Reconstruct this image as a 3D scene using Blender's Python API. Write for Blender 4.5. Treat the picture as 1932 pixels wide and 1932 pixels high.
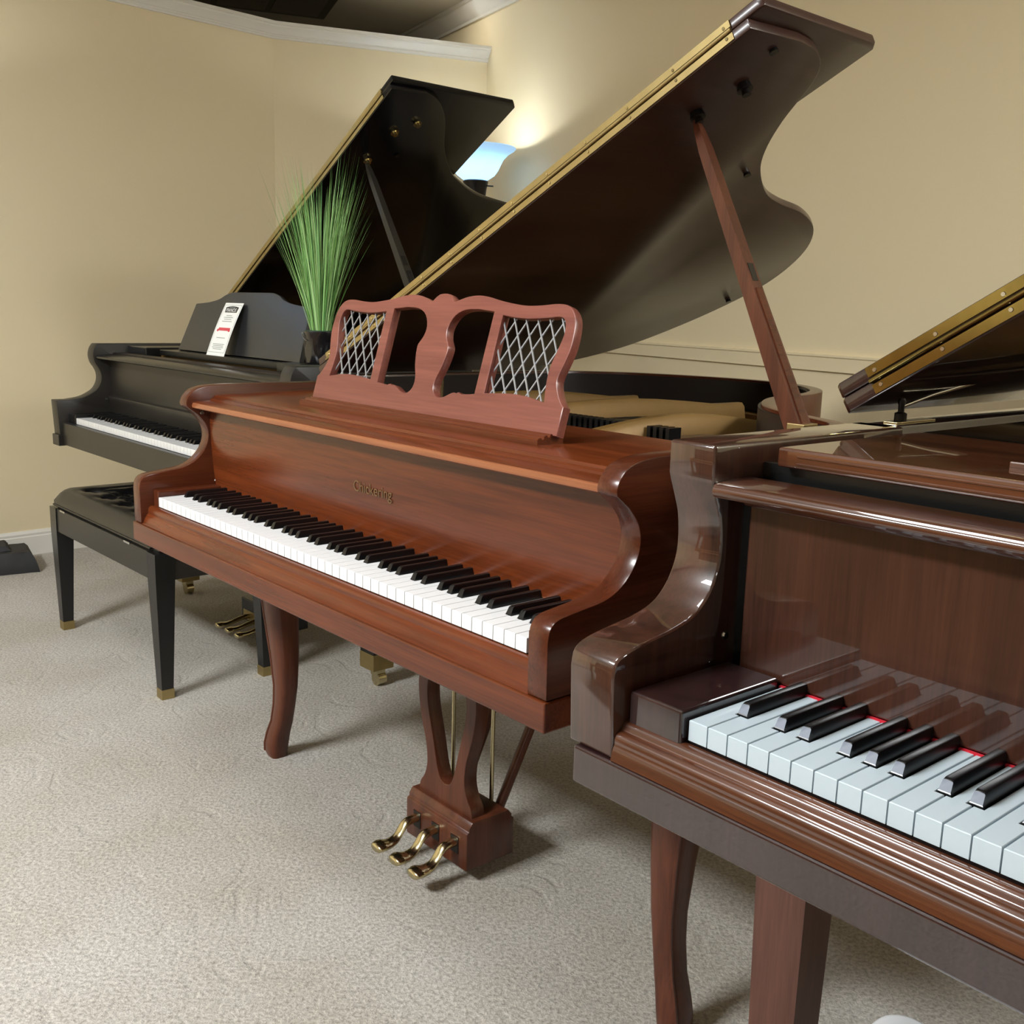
import bpy, bmesh, math, random
from math import sin, cos, pi, radians
from mathutils import Vector, Matrix

random.seed(7)
for o in list(bpy.data.objects):
    bpy.data.objects.remove(o, do_unlink=True)
scene = bpy.context.scene
COL = scene.collection

# ------------------------------------------------------------------ camera
F_PX, PITCH, ROLL, CAM_Z = 1946.5, 0.1947, 0.0272, 1.1659
cd = bpy.data.cameras.new('camera'); cam = bpy.data.objects.new('camera', cd); COL.objects.link(cam)
cd.sensor_width = 36.0; cd.sensor_fit = 'HORIZONTAL'; cd.lens = 36.0 * F_PX / 1932.0; cd.clip_start = 0.02
fw = Vector((0, cos(PITCH), -sin(PITCH))); up0 = Vector((0, sin(PITCH), cos(PITCH))); rt0 = Vector((1, 0, 0))
rt = rt0 * cos(ROLL) + up0 * sin(ROLL); up = up0 * cos(ROLL) - rt0 * sin(ROLL)
M4 = Matrix(((rt.x, up.x, -fw.x, 0), (rt.y, up.y, -fw.y, 0), (rt.z, up.z, -fw.z, CAM_Z), (0, 0, 0, 1)))
cam.matrix_world = M4
scene.camera = cam

# ------------------------------------------------------------------ world, exposure
w = bpy.data.worlds.new('world'); scene.world = w; w.use_nodes = True
w.node_tree.nodes['Background'].inputs[0].default_value = (1, 0.96, 0.9, 1)
w.node_tree.nodes['Background'].inputs[1].default_value = 0.05
vs = scene.view_settings
vs.view_transform = 'Standard'; vs.look = 'None'; vs.gamma = 1.0; vs.use_curve_mapping = False
vs.exposure = 1.15
CEIL = 2.80
# main ceiling panel, then three unseen panels added as fill: (x, y, size_x, size_y, watts, yaw)
PANELS = [(-2.5, 0.28, 1.1, 0.52, 108, -0.8645), (-0.75, 1.1, 0.58, 0.58, 9, -0.8645), (2.75, 0.3, 0.58, 1.18, 66, 0.52), (-0.9, -4.6, 0.58, 1.18, 12, 0.0)]

# ------------------------------------------------------------------ materials
def lin(c):
    return tuple(((v / 255.0) / 12.92 if v / 255.0 <= 0.04045 else (((v / 255.0) + 0.055) / 1.055) ** 2.4) for v in c) + (1,)
MATS = {}
def newmat(name):
    m = bpy.data.materials.new(name); m.use_nodes = True
    MATS[name] = m
    return m, m.node_tree.nodes, m.node_tree.links, m.node_tree.nodes['Principled BSDF']
def plain(name, rgb, rough=0.5, metal=0.0, coat=0.0, noise=0.0, nscale=40, spec=None, sheen=0.0):
    m, N, L, b = newmat(name)
    b.inputs['Roughness'].default_value = rough; b.inputs['Metallic'].default_value = metal
    b.inputs['Coat Weight'].default_value = coat; b.inputs['Coat Roughness'].default_value = 0.04
    if spec is not None: b.inputs['Specular IOR Level'].default_value = spec
    if sheen: b.inputs['Sheen Weight'].default_value = sheen
    c = lin(rgb)
    if noise:
        tc = N.new('ShaderNodeTexCoord'); nt = N.new('ShaderNodeTexNoise'); nt.inputs['Scale'].default_value = nscale; nt.inputs['Detail'].default_value = 4
        mx = N.new('ShaderNodeMix'); mx.data_type = 'RGBA'
        mx.inputs['A'].default_value = tuple(v * (1 - noise) for v in c[:3]) + (1,); mx.inputs['B'].default_value = tuple(min(1, v * (1 + noise)) for v in c[:3]) + (1,)
        L.new(tc.outputs['Object'], nt.inputs['Vector']); L.new(nt.outputs['Fac'], mx.inputs['Factor']); L.new(mx.outputs['Result'], b.inputs['Base Color'])
    else:
        b.inputs['Base Color'].default_value = c
    return m
def wood(name, dark, light, axis=0, rough=0.3, coat=0.0, scale=9.0, fine=120.0, bump=0.02):
    m, N, L, b = newmat(name)
    tc = N.new('ShaderNodeTexCoord'); mp = N.new('ShaderNodeMapping')
    s = [scale, scale, scale]; s[axis] = scale * 0.07
    mp.inputs['Scale'].default_value = s
    L.new(tc.outputs['Object'], mp.inputs['Vector'])
    n1 = N.new('ShaderNodeTexNoise'); n1.inputs['Scale'].default_value = 2.2; n1.inputs['Detail'].default_value = 6; n1.inputs['Roughness'].default_value = 0.6; n1.inputs['Distortion'].default_value = 0.6
    L.new(mp.outputs['Vector'], n1.inputs['Vector'])
    mp2 = N.new('ShaderNodeMapping'); s2 = [fine, fine, fine]; s2[axis] = fine * 0.035; mp2.inputs['Scale'].default_value = s2
    L.new(tc.outputs['Object'], mp2.inputs['Vector'])
    n2 = N.new('ShaderNodeTexNoise'); n2.inputs['Scale'].default_value = 2.0; n2.inputs['Detail'].default_value = 3
    L.new(mp2.outputs['Vector'], n2.inputs['Vector'])
    ad = N.new('ShaderNodeMath'); ad.operation = 'MULTIPLY_ADD'; ad.inputs[1].default_value = 0.45
    L.new(n2.outputs['Fac'], ad.inputs[0]); L.new(n1.outputs['Fac'], ad.inputs[2])
    cr = N.new('ShaderNodeValToRGB'); cr.color_ramp.elements[0].position = 0.45; cr.color_ramp.elements[1].position = 0.95
    cr.color_ramp.elements[0].color = lin(dark); cr.color_ramp.elements[1].color = lin(light)
    L.new(ad.outputs[0], cr.inputs['Fac']); L.new(cr.outputs['Color'], b.inputs['Base Color'])
    b.inputs['Roughness'].default_value = rough; b.inputs['Coat Weight'].default_value = coat; b.inputs['Coat Roughness'].default_value = 0.025 if coat > .9 else 0.12
    b.inputs['Coat IOR'].default_value = 1.62 if coat > .9 else 1.5; b.inputs['Specular IOR Level'].default_value = 0.25 if coat > .9 else 0.4
    if bump:
        bp = N.new('ShaderNodeBump'); bp.inputs['Strength'].default_value = bump; bp.inputs['Distance'].default_value = 0.002
        L.new(n2.outputs['Fac'], bp.inputs['Height']); L.new(bp.outputs['Normal'], b.inputs['Normal'])
    return m

wood('mahogany', (63, 25, 9), (103, 48, 21), 0, 0.25, 0.05)
wood('mahogany_upright', (58, 28, 17), (96, 52, 34), 2, 0.3, 0.06)
wood('mahogany_depth', (54, 23, 11), (88, 42, 23), 1, 0.25, 0.06)
wood('mahogany_desk', (96, 50, 42), (130, 76, 64), 0, 0.34, 0.05)
wood('mahogany_lid_shade', (44, 26, 22), (62, 40, 33), 1, 0.28, 0.1)  # same wood as the case, darkened for the shade under the lid
wood('honey_edge', (108, 60, 36), (146, 90, 58), 0, 0.25, 0.1)
wood('walnut', (34, 18, 13), (70, 40, 28), 2, 0.32, 1.0, 12, 160, 0.0)
wood('walnut_across', (42, 21, 13), (92, 50, 28), 0, 0.3, 1.0, 12, 160, 0.0)
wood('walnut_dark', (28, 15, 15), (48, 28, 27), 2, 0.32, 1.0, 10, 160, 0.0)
wood('walnut_leg', (62, 35, 29), (96, 60, 48), 2, 0.4, 0.2, 12, 160, 0.0)
wood('oak', (150, 108, 68), (190, 146, 98), 0, 0.4, 0.1)
plain('ebony', (20, 20, 20), 0.24, 0, 0.0, 0.2, 8)
plain('ebony_gloss', (12, 11, 12), 0.08, 0, 0.5)
plain('ebony_sheen', (34, 31, 27), 0.38, 0, 0.0, 0.2, 8)  # ebony lifted to a warm grey that stands in for satin reflections
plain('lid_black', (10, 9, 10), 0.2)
plain('inner_dark', (22, 13, 12), 0.4)
plain('brass', (200, 188, 150), 0.2, 1.0, 0, 0.12, 60)
plain('brass_satin', (172, 154, 108), 0.4, 1.0, 0, 0.18, 30)
plain('brass_paint', (120, 92, 48), 0.42, 0.25, 0, 0.08, 20)
plain('chrome', (200, 200, 200), 0.15, 1.0)
plain('ivory', (222, 223, 224), 0.22)
plain('brass_dark', (150, 136, 84), 0.14, 1.0, 0, 0.2, 40)
plain('ivory_grey', (182, 196, 204), 0.16)
plain('ebony_desk_sheen', (30, 31, 34), 0.3, 0, 0, 0.1, 8, 0.9)  # desk ebony lifted slightly towards blue to imitate a reflection
plain('key_black', (9, 9, 11), 0.28)
plain('key_tip', (96, 104, 118), 0.5)
plain('felt_red', (190, 16, 40), 0.9)
plain('felt_green', (40, 60, 45), 0.9)
plain('white_paint', (214, 210, 200), 0.45)
plain('leather', (17, 16, 16), 0.3, 0, 0, 0.25, 25)
plain('white_vinyl', (226, 228, 230), 0.3)
plain('paper', (236, 238, 236), 0.6)
plain('print_black', (46, 44, 44), 0.6)
plain('print_grey', (150, 156, 154), 0.6)
plain('print_red', (206, 72, 80), 0.6)
plain('gilt', (112, 84, 52), 0.4, 0.4)
plain('pot_black', (16, 15, 17), 0.22, 0, 0.3, 0.3, 30)
plain('bronze', (34, 30, 28), 0.4, 0.6)
plain('bag', (36, 36, 38), 0.7, 0, 0, 0.3, 30)
plain('wire', (160, 163, 168), 0.35, 0.5)
plain('steel_string', (130, 128, 124), 0.35, 1.0)
plain('spruce', (120, 84, 46), 0.5)
plain('tv_black', (10, 10, 14), 0.15)
for i, c in enumerate([(112, 166, 84), (140, 192, 116), (88, 142, 72), (168, 206, 140), (130, 170, 96)]):
    plain('grass_%d' % i, c, 0.5)

def wall_mat(name, rgb, bumpscale=220):
    m, N, L, b = newmat(name)
    tc = N.new('ShaderNodeTexCoord'); n = N.new('ShaderNodeTexNoise'); n.inputs['Scale'].default_value = bumpscale; n.inputs['Detail'].default_value = 3
    L.new(tc.outputs['Object'], n.inputs['Vector'])
    bp = N.new('ShaderNodeBump'); bp.inputs['Strength'].default_value = 0.08; bp.inputs['Distance'].default_value = 0.003
    L.new(n.outputs['Fac'], bp.inputs['Height']); L.new(bp.outputs['Normal'], b.inputs['Normal'])
    b.inputs['Base Color'].default_value = lin(rgb); b.inputs['Roughness'].default_value = 0.62
wall_mat('wall_paint', (226, 211, 176))
wall_mat('ceiling_paint', (200, 194, 184))
def carpet():
    m, N, L, b = newmat('carpet')
    tc = N.new('ShaderNodeTexCoord')
    # carved scroll pattern: rings around scattered centres, warped
    wn = N.new('ShaderNodeTexNoise'); wn.inputs['Scale'].default_value = 3.0; wn.inputs['Detail'].default_value = 2
    L.new(tc.outputs['Object'], wn.inputs['Vector'])
    mad = N.new('ShaderNodeVectorMath'); mad.operation = 'MULTIPLY_ADD'; mad.inputs[1].default_value = (0.22, 0.22, 0.0)
    L.new(wn.outputs['Color'], mad.inputs[0]); L.new(tc.outputs['Object'], mad.inputs[2])
    vo = N.new('ShaderNodeTexVoronoi'); vo.inputs['Scale'].default_value = 4.2; vo.voronoi_dimensions = '2D'
    L.new(mad.outputs[0], vo.inputs['Vector'])
    mu = N.new('ShaderNodeMath'); mu.operation = 'MULTIPLY'; mu.inputs[1].default_value = 24.0; L.new(vo.outputs['Distance'], mu.inputs[0])
    sn = N.new('ShaderNodeMath'); sn.operation = 'SINE'; L.new(mu.outputs[0], sn.inputs[0])
    g0 = N.new('ShaderNodeMapRange'); g0.interpolation_type = 'SMOOTHSTEP'; g0.inputs['From Min'].default_value = 0.2; g0.inputs['From Max'].default_value = 1.0; L.new(sn.outputs[0], g0.inputs['Value'])
    mk = N.new('ShaderNodeTexNoise'); mk.inputs['Scale'].default_value = 7.0; mk.inputs['Detail'].default_value = 2; L.new(tc.outputs['Object'], mk.inputs['Vector'])
    mr = N.new('ShaderNodeMapRange'); mr.interpolation_type = 'SMOOTHSTEP'; mr.inputs['From Min'].default_value = 0.46; mr.inputs['From Max'].default_value = 0.62; L.new(mk.outputs['Fac'], mr.inputs['Value'])
    gt = N.new('ShaderNodeMath'); gt.operation = 'MULTIPLY'; L.new(g0.outputs['Result'], gt.inputs[0]); L.new(mr.outputs['Result'], gt.inputs[1])
    t1 = N.new('ShaderNodeTexNoise'); t1.inputs['Scale'].default_value = 130; t1.inputs['Detail'].default_value = 5; t1.inputs['Roughness'].default_value = 0.7
    L.new(tc.outputs['Object'], t1.inputs['Vector'])
    t2 = N.new('ShaderNodeTexNoise'); t2.inputs['Scale'].default_value = 2.2; t2.inputs['Detail'].default_value = 5
    L.new(tc.outputs['Object'], t2.inputs['Vector'])
    cr = N.new('ShaderNodeValToRGB'); cr.color_ramp.elements[0].position = 0.32; cr.color_ramp.elements[1].position = 0.62
    cr.color_ramp.elements[0].color = lin((142, 136, 128)); cr.color_ramp.elements[1].color = lin((206, 201, 194))
    L.new(t1.outputs['Fac'], cr.inputs['Fac'])
    mx = N.new('ShaderNodeMix'); mx.data_type = 'RGBA'; mx.blend_type = 'MULTIPLY'
    c2 = N.new('ShaderNodeValToRGB'); c2.color_ramp.elements[0].position = 0.35; c2.color_ramp.elements[1].position = 0.65
    c2.color_ramp.elements[0].color = (0.84, 0.82, 0.76, 1); c2.color_ramp.elements[1].color = (1, 1, 1, 1)
    L.new(t2.outputs['Fac'], c2.inputs['Fac'])
    mx.inputs['Factor'].default_value = 1.0
    L.new(cr.outputs['Color'], mx.inputs['A']); L.new(c2.outputs['Color'], mx.inputs['B'])
    L.new(mx.outputs['Result'], b.inputs['Base Color'])
    b.inputs['Roughness'].default_value = 1.0; b.inputs['Specular IOR Level'].default_value = 0.1; b.inputs['Sheen Weight'].default_value = 0.15
    hs = N.new('ShaderNodeMath'); hs.operation = 'MULTIPLY_ADD'; hs.inputs[1].default_value = -0.38
    L.new(gt.outputs[0], hs.inputs[0]); L.new(t1.outputs['Fac'], hs.inputs[2])
    bp = N.new('ShaderNodeBump'); bp.inputs['Strength'].default_value = 0.8; bp.inputs['Distance'].default_value = 0.008
    L.new(hs.outputs[0], bp.inputs['Height']); L.new(bp.outputs['Normal'], b.inputs['Normal'])
carpet()
def emis(name, rgb, s):
    m, N, L, b = newmat(name)
    b.inputs['Base Color'].default_value = lin(rgb); b.inputs['Emission Color'].default_value = lin(rgb); b.inputs['Emission Strength'].default_value = s
emis('diffuser', (255, 252, 244), 3.0)
def shade_mat():
    m, N, L, b = newmat('shade_glass')
    b.inputs['Base Color'].default_value = lin((222, 240, 250)); b.inputs['Roughness'].default_value = 0.25
    b.inputs['Emission Color'].default_value = lin((196, 232, 255)); b.inputs['Emission Strength'].default_value = 0.16
    tr = N.new('ShaderNodeBsdfTranslucent'); tr.inputs['Color'].default_value = lin((190, 225, 255))
    mx = N.new('ShaderNodeMixShader'); mx.inputs[0].default_value = 0.35
    L.new(b.outputs[0], mx.inputs[1]); L.new(tr.outputs[0], mx.inputs[2]); L.new(mx.outputs[0], N['Material Output'].inputs['Surface'])
shade_mat()

# ------------------------------------------------------------------ mesh helpers
def link(name, me, mat, parent=None, smooth=False):
    o = bpy.data.objects.new(name, me); COL.objects.link(o)
    if mat is not None and not me.materials: me.materials.append(MATS[mat])
    if parent is not None: o.parent = parent
    if smooth:
        for p in me.polygons: p.use_smooth = True
    return o
def bm_done(bm, name):
    bmesh.ops.recalc_face_normals(bm, faces=bm.faces)
    me = bpy.data.meshes.new(name); bm.to_mesh(me); bm.free(); return me
def bevel(bm, wdt, seg=2, ang=35):
    if wdt <= 0: return
    bm.normal_update()
    es = [e for e in bm.edges if len(e.link_faces) == 2 and e.calc_face_angle(0) > radians(ang)]
    bmesh.ops.bevel(bm, geom=es, offset=wdt, segments=seg, profile=0.5, affect='EDGES', clamp_overlap=True)
def smooth_by_angle(me, ang=40):
    for p in me.polygons: p.use_smooth = True
    bm = bmesh.new(); bm.from_mesh(me)
    for e in bm.edges:
        e.smooth = not (len(e.link_faces) == 2 and e.calc_face_angle(0) > radians(ang))
    bm.to_mesh(me); bm.free()
def box(name, x0, x1, y0, y1, z0, z1, mat, parent=None, bev=0.002, seg=2):
    bm = bmesh.new()
    bmesh.ops.create_cube(bm, size=1.0)
    for v in bm.verts:
        v.co = Vector((x0 + (v.co.x + .5) * (x1 - x0), y0 + (v.co.y + .5) * (y1 - y0), z0 + (v.co.z + .5) * (z1 - z0)))
    bevel(bm, bev, seg)
    return link(name, bm_done(bm, name), mat, parent)
def prism_x(name, prof, x0, x1, mat, parent=None, bev=0.0, seg=2, smooth=40):
    """closed (y,z) profile extruded along x"""
    bm = bmesh.new()
    a = [bm.verts.new((x0, y, z)) for y, z in prof]; b = [bm.verts.new((x1, y, z)) for y, z in prof]
    n = len(prof)
    for i in range(n): bm.faces.new((a[i], a[(i + 1) % n], b[(i + 1) % n], b[i]))
    bm.faces.new(a[::-1]); bm.faces.new(b)
    bmesh.ops.recalc_face_normals(bm, faces=bm.faces)
    if bev: bevel(bm, bev, seg, 50)
    me = bm_done(bm, name)
    if smooth: smooth_by_angle(me, smooth)
    return link(name, me, mat, parent)
def slab(name, outline, z0, z1, mat, parent=None, bev=0.0, xf=None, seg=2):
    """plan outline (x,y) extruded z0..z1; xf maps (x,y,z)->Vector"""
    bm = bmesh.new()
    a = [bm.verts.new((x, y, z0)) for x, y in outline]; b = [bm.verts.new((x, y, z1)) for x, y in outline]
    n = len(outline)
    for i in range(n): bm.faces.new((a[i], a[(i + 1) % n], b[(i + 1) % n], b[i]))
    bm.faces.new(a[::-1]); bm.faces.new(b)
    bmesh.ops.recalc_face_normals(bm, faces=bm.faces)
    if bev: bevel(bm, bev, seg, 50)
    if xf:
        for v in bm.verts: v.co = xf(*v.co)
    me = bm_done(bm, name); smooth_by_angle(me, 35)
    return link(name, me, mat, parent)
def strip(name, outer, inner, z0, z1, mat, parent=None, bev=0.0, closed=False):
    """wall between two open polylines (rim)"""
    bm = bmesh.new(); n = len(outer)
    V = [[bm.verts.new((p[0], p[1], z)) for p in pts] for pts in (outer, inner) for z in (z0, z1)]
    o0, o1, i0, i1 = V
    rng = range(n if closed else n - 1)
    for i in rng:
        j = (i + 1) % n
        bm.faces.new((o0[i], o0[j], o1[j], o1[i])); bm.faces.new((i0[j], i0[i], i1[i], i1[j]))
        bm.faces.new((o1[i], o1[j], i1[j], i1[i])); bm.faces.new((o0[j], o0[i], i0[i], i0[j]))
    if not closed:
        bm.faces.new((o0[0], o1[0], i1[0], i0[0])); bm.faces.new((o1[-1], o0[-1], i0[-1], i1[-1]))
    bmesh.ops.recalc_face_normals(bm, faces=bm.faces)
    if bev: bevel(bm, bev, 2, 50)
    me = bm_done(bm, name); smooth_by_angle(me, 35)
    return link(name, me, mat, parent)
def offset_poly(pts, d, closed=False):
    out = []; n = len(pts)
    for i in range(n):
        p0 = Vector(pts[(i - 1) % n] if closed else pts[max(i - 1, 0)]); p1 = Vector(pts[(i + 1) % n] if closed else pts[min(i + 1, n - 1)])
        t = (p1 - p0); t = t.normalized() if t.length > 1e-9 else Vector((1, 0))
        out.append((pts[i][0] - t.y * d, pts[i][1] + t.x * d))
    return out
def catmull(pts, sub=6, closed=False):
    P = [Vector(p) for p in pts]; n = len(P); out = []
    for i in range(n if closed else n - 1):
        if closed: a, b, c, d = P[(i - 1) % n], P[i], P[(i + 1) % n], P[(i + 2) % n]
        else: a, b, c, d = P[max(i - 1, 0)], P[i], P[i + 1], P[min(i + 2, n - 1)]
        for k in range(sub):
            t = k / sub
            out.append(tuple(0.5 * ((2 * b) + (c - a) * t + (2 * a - 5 * b + 4 * c - d) * t * t + (3 * b - a - 3 * c + d) * t ** 3)))
    if not closed: out.append(tuple(P[-1]))
    return out
def tube(name, pts, rad, mat, parent=None, seg=8, cap=True):
    """swept tube; rad number or list"""
    bm = bmesh.new(); P = [Vector(p) for p in pts]; n = len(P); rings = []
    for i in range(n):
        t = (P[min(i + 1, n - 1)] - P[max(i - 1, 0)]).normalized()
        r = rad[i] if isinstance(rad, (list, tuple)) else rad
        ref = Vector((0, 0, 1)) if abs(t.z) < 0.9 else Vector((1, 0, 0))
        u = t.cross(ref).normalized(); v = t.cross(u)
        rings.append([bm.verts.new(P[i] + (u * cos(2 * pi * k / seg) + v * sin(2 * pi * k / seg)) * r) for k in range(seg)])
    for i in range(n - 1):
        for k in range(seg): bm.faces.new((rings[i][k], rings[i][(k + 1) % seg], rings[i + 1][(k + 1) % seg], rings[i + 1][k]))
    if cap: bm.faces.new(rings[0][::-1]); bm.faces.new(rings[-1])
    me = bm_done(bm, name); smooth_by_angle(me, 50)
    return link(name, me, mat, parent)
def lathe(name, prof, mat, parent=None, seg=32, loc=(0, 0, 0)):
    """(r,z) profile about the z axis"""
    bm = bmesh.new(); rings = []
    for r, z in prof:
        rings.append([bm.verts.new((loc[0] + r * cos(2 * pi * k / seg), loc[1] + r * sin(2 * pi * k / seg), loc[2] + z)) for k in range(seg)] if r > 1e-6 else [bm.verts.new((loc[0], loc[1], loc[2] + z))])
    for a, b in zip(rings[:-1], rings[1:]):
        for k in range(seg):
            j = (k + 1) % seg
            if len(a) == 1 and len(b) == 1: continue
            if len(a) == 1: bm.faces.new((a[0], b[k], b[j]))
            elif len(b) == 1: bm.faces.new((a[k], a[j], b[0]))
            else: bm.faces.new((a[k], a[j], b[j], b[k]))
    me = bm_done(bm, name); smooth_by_angle(me, 40)
    return link(name, me, mat, parent)
def loft(name, rings, mat, parent=None, ang=50):
    """list of vertex rings (same length) -> capped skin"""
    bm = bmesh.new(); R = [[bm.verts.new(p) for p in r] for r in rings]; n = len(rings[0])
    for a, b in zip(R[:-1], R[1:]):
        for k in range(n): bm.faces.new((a[k], a[(k + 1) % n], b[(k + 1) % n], b[k]))
    bm.faces.new(R[0][::-1]); bm.faces.new(R[-1])
    me = bm_done(bm, name); smooth_by_angle(me, ang)
    return link(name, me, mat, parent)
def cut_board(name, loops, thick, mat, parent=None, mtx=None, bev=0.0015):
    """flat board from 2D loops (first outline, then holes), thickness along local z, placed by mtx"""
    cu = bpy.data.curves.new(name, 'CURVE'); cu.dimensions = '2D'; cu.fill_mode = 'BOTH'; cu.extrude = thick / 2 - bev; cu.bevel_depth = bev; cu.bevel_resolution = 1; cu.offset = -bev
    for lp in loops:
        sp = cu.splines.new('POLY'); sp.points.add(len(lp) - 1); sp.use_cyclic_u = True
        for p, q in zip(sp.points, lp): p.co = (q[0], q[1], 0, 1)
    ob = bpy.data.objects.new('tmp', cu); COL.objects.link(ob)
    bpy.context.view_layer.update()
    me = bpy.data.meshes.new_from_object(ob.evaluated_get(bpy.context.evaluated_depsgraph_get()))
    bpy.data.objects.remove(ob)
    if mtx is not None: me.transform(mtx)
    me.materials.clear(); smooth_by_angle(me, 35)
    return link(name, me, mat, parent)
def text_mesh(name, s, size, mat, parent=None, mtx=None, extrude=0.0002):
    cu = bpy.data.curves.new(name, 'FONT'); cu.body = s; cu.size = size; cu.extrude = extrude; cu.align_x = 'CENTER'; cu.align_y = 'CENTER'
    ob = bpy.data.objects.new('tmp', cu); COL.objects.link(ob); bpy.context.view_layer.update()
    me = bpy.data.meshes.new_from_object(ob.evaluated_get(bpy.context.evaluated_depsgraph_get()))
    bpy.data.objects.remove(ob)
    if mtx is not None: me.transform(mtx)
    me.materials.clear()
    return link(name, me, mat, parent)
def tag(o, label=None, cat=None, group=None, kind=None):
    if label: o['label'] = label
    if cat: o['category'] = cat
    if group: o['group'] = group
    if kind: o['kind'] = kind
    return o
def thing(name, label, cat, loc=(0, 0, 0), rz=0.0, group=None):
    o = bpy.data.objects.new(name, None); COL.objects.link(o); o.location = loc; o.rotation_euler = (0, 0, rz); o.empty_display_size = 0.1
    return tag(o, label, cat, group)
def lerp(a, b, t): return a + (b - a) * t

# ------------------------------------------------------------------ room shell
CORNER = (-0.20, 5.93); KINK = (-1.265, 5.535)
D1 = Vector((cos(radians(45)), sin(radians(45)))); P1 = (KINK[0] - D1.x * 6.2, KINK[1] - D1.y * 6.2)
WD = Vector((cos(radians(119.5)), sin(radians(119.5)))); R_END = (CORNER[0] - WD.x * 15.5, CORNER[1] - WD.y * 15.5)
R_FAR = (CORNER[0] + WD.x * 4.2, CORNER[1] + WD.y * 4.2)
BACKY = R_END[1]
def struct(o): o['kind'] = 'structure'; return o
def wall_seg(name, a, b, z0, z1, thick, mat='wall_paint', bev=0.0):
    """vertical slab whose room face runs a->b, thickness grows to the left of a->b"""
    a = Vector(a); b = Vector(b); t = (b - a).normalized(); n = Vector((-t.y, t.x)) * thick
    return struct(slab(name, [tuple(a), tuple(b), tuple(b + n), tuple(a + n)], z0, z1, mat, None, bev))
PART_TOP = 2.462
struct(slab('floor', [(-9, BACKY - .3), (9, BACKY - .3), (9, 11), (-9, 11)], -0.05, 0.0, 'carpet'))
struct(slab('ceiling', [(-9, BACKY - .3), (9, BACKY - .3), (9, 11), (-9, 11)], CEIL, CEIL + .05, 'ceiling_paint'))
wall_seg('wall_left', P1, KINK, 0, PART_TOP + .05, .12)
wall_seg('wall_back', KINK, CORNER, 0, PART_TOP + .05, .12)
wall_seg('wall_right', R_FAR, R_END, 0, CEIL, .12)
wall_seg('wall_front', R_END, (P1[0], BACKY), 0, CEIL, .12)
wall_seg('wall_side', (P1[0], BACKY), P1, 0, CEIL, .12)
wall_seg('wall_far', (-9, 9.6), (R_FAR[0] + .2, 9.6), 0, CEIL, .12)
def moulding(name, path, prof, mat, z):
    """open (x,y) path; profile (out,dz) pushed to the right of the path direction"""
    bm = bmesh.new(); n = len(path); rings = []
    for i in range(n):
        p = Vector(path[i]); ns = []
        if i > 0: t = (p - Vector(path[i - 1])).normalized(); ns.append(Vector((t.y, -t.x)))
        if i < n - 1: t = (Vector(path[i + 1]) - p).normalized(); ns.append(Vector((t.y, -t.x)))
        nn = sum(ns, Vector((0, 0))).normalized(); nn /= nn.dot(ns[0])
        rings.append([bm.verts.new((p.x + nn.x * o, p.y + nn.y * o, z + dz)) for o, dz in prof])
    m = len(prof)
    for a, b in zip(rings[:-1], rings[1:]):
        for k in range(m): bm.faces.new((a[k], a[(k + 1) % m], b[(k + 1) % m], b[k]))
    bm.faces.new(rings[0][::-1]); bm.faces.new(rings[-1])
    me = bm_done(bm, name); smooth_by_angle(me, 25)
    return struct(link(name, me, mat))
CROWN = [(-.02, 0), (.010, 0), (.011, .008), (.014, .011), (.014, .018), (.019, .021), (.026, .036), (.040, .050), (.042, .057), (.050, .06), (.050, .074), (-.02, .074)]
moulding('trim_1', [P1, KINK, (CORNER[0] + .01, CORNER[1] + .004)], CROWN, 'white_paint', PART_TOP)
CROWN2 = [(-.01, 0), (.012, 0), (.014, .014), (.03, .03), (.055, .07), (.058, .082), (.07, .086), (.07, .1), (-.01, .1)]
moulding('trim_2', [R_FAR, R_END], CROWN2, 'white_paint', CEIL - .1)
RAIL = [(-.005, 0), (.016, 0), (.016, .046), (.021, .05), (.021, .056), (-.005, .058)]
moulding('trim_3', [CORNER, R_END], RAIL, 'wall_paint', .98)
BASE = [(-.005, 0), (.014, 0), (.014, .085), (.011, .09), (.012, .1), (.006, .112), (-.005, .115)]
moulding('baseboard_left', [P1, KINK, CORNER], BASE, 'white_paint', 0)
moulding('baseboard_right', [CORNER, R_END], BASE, 'white_paint', 0)

# ceiling light panels above the frame; all but the first are added fill
def panel(i, x, y, sx, sy, W, yaw):
    t = thing('ceiling_light', ['wide recessed ceiling light panel above the open carpet', 'square unseen fill light panel added above the pedals of the mahogany piano', 'long unseen fill light panel added above the glossy piano', 'long unseen fill light panel added by the front wall'][i], 'ceiling light', (x, y, CEIL), yaw, 'recessed ceiling light panels')
    a, b = sx / 2, sy / 2
    box('diffuser', -a, a, -b, b, -.006, .004, 'diffuser', t, 0)
    for (x0, x1, y0, y1) in ((-a - .03, -a, -b - .03, b + .03), (a, a + .03, -b - .03, b + .03), (-a, a, -b - .03, -b), (-a, a, b, b + .03)):
        box('frame', x0, x1, y0, y1, -.012, .004, 'white_paint', t, 0)
    ld = bpy.data.lights.new('panel_lamp', 'AREA'); ld.shape = 'RECTANGLE'; ld.size = sx - .02; ld.size_y = sy - .02; ld.energy = W; ld.color = (0.95, 0.985, 1.0)
    lo = bpy.data.objects.new('panel_lamp', ld); COL.objects.link(lo); lo.location = (0, 0, -.012); lo.parent = t
for i, p in enumerate(PANELS): panel(i, *p)

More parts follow.
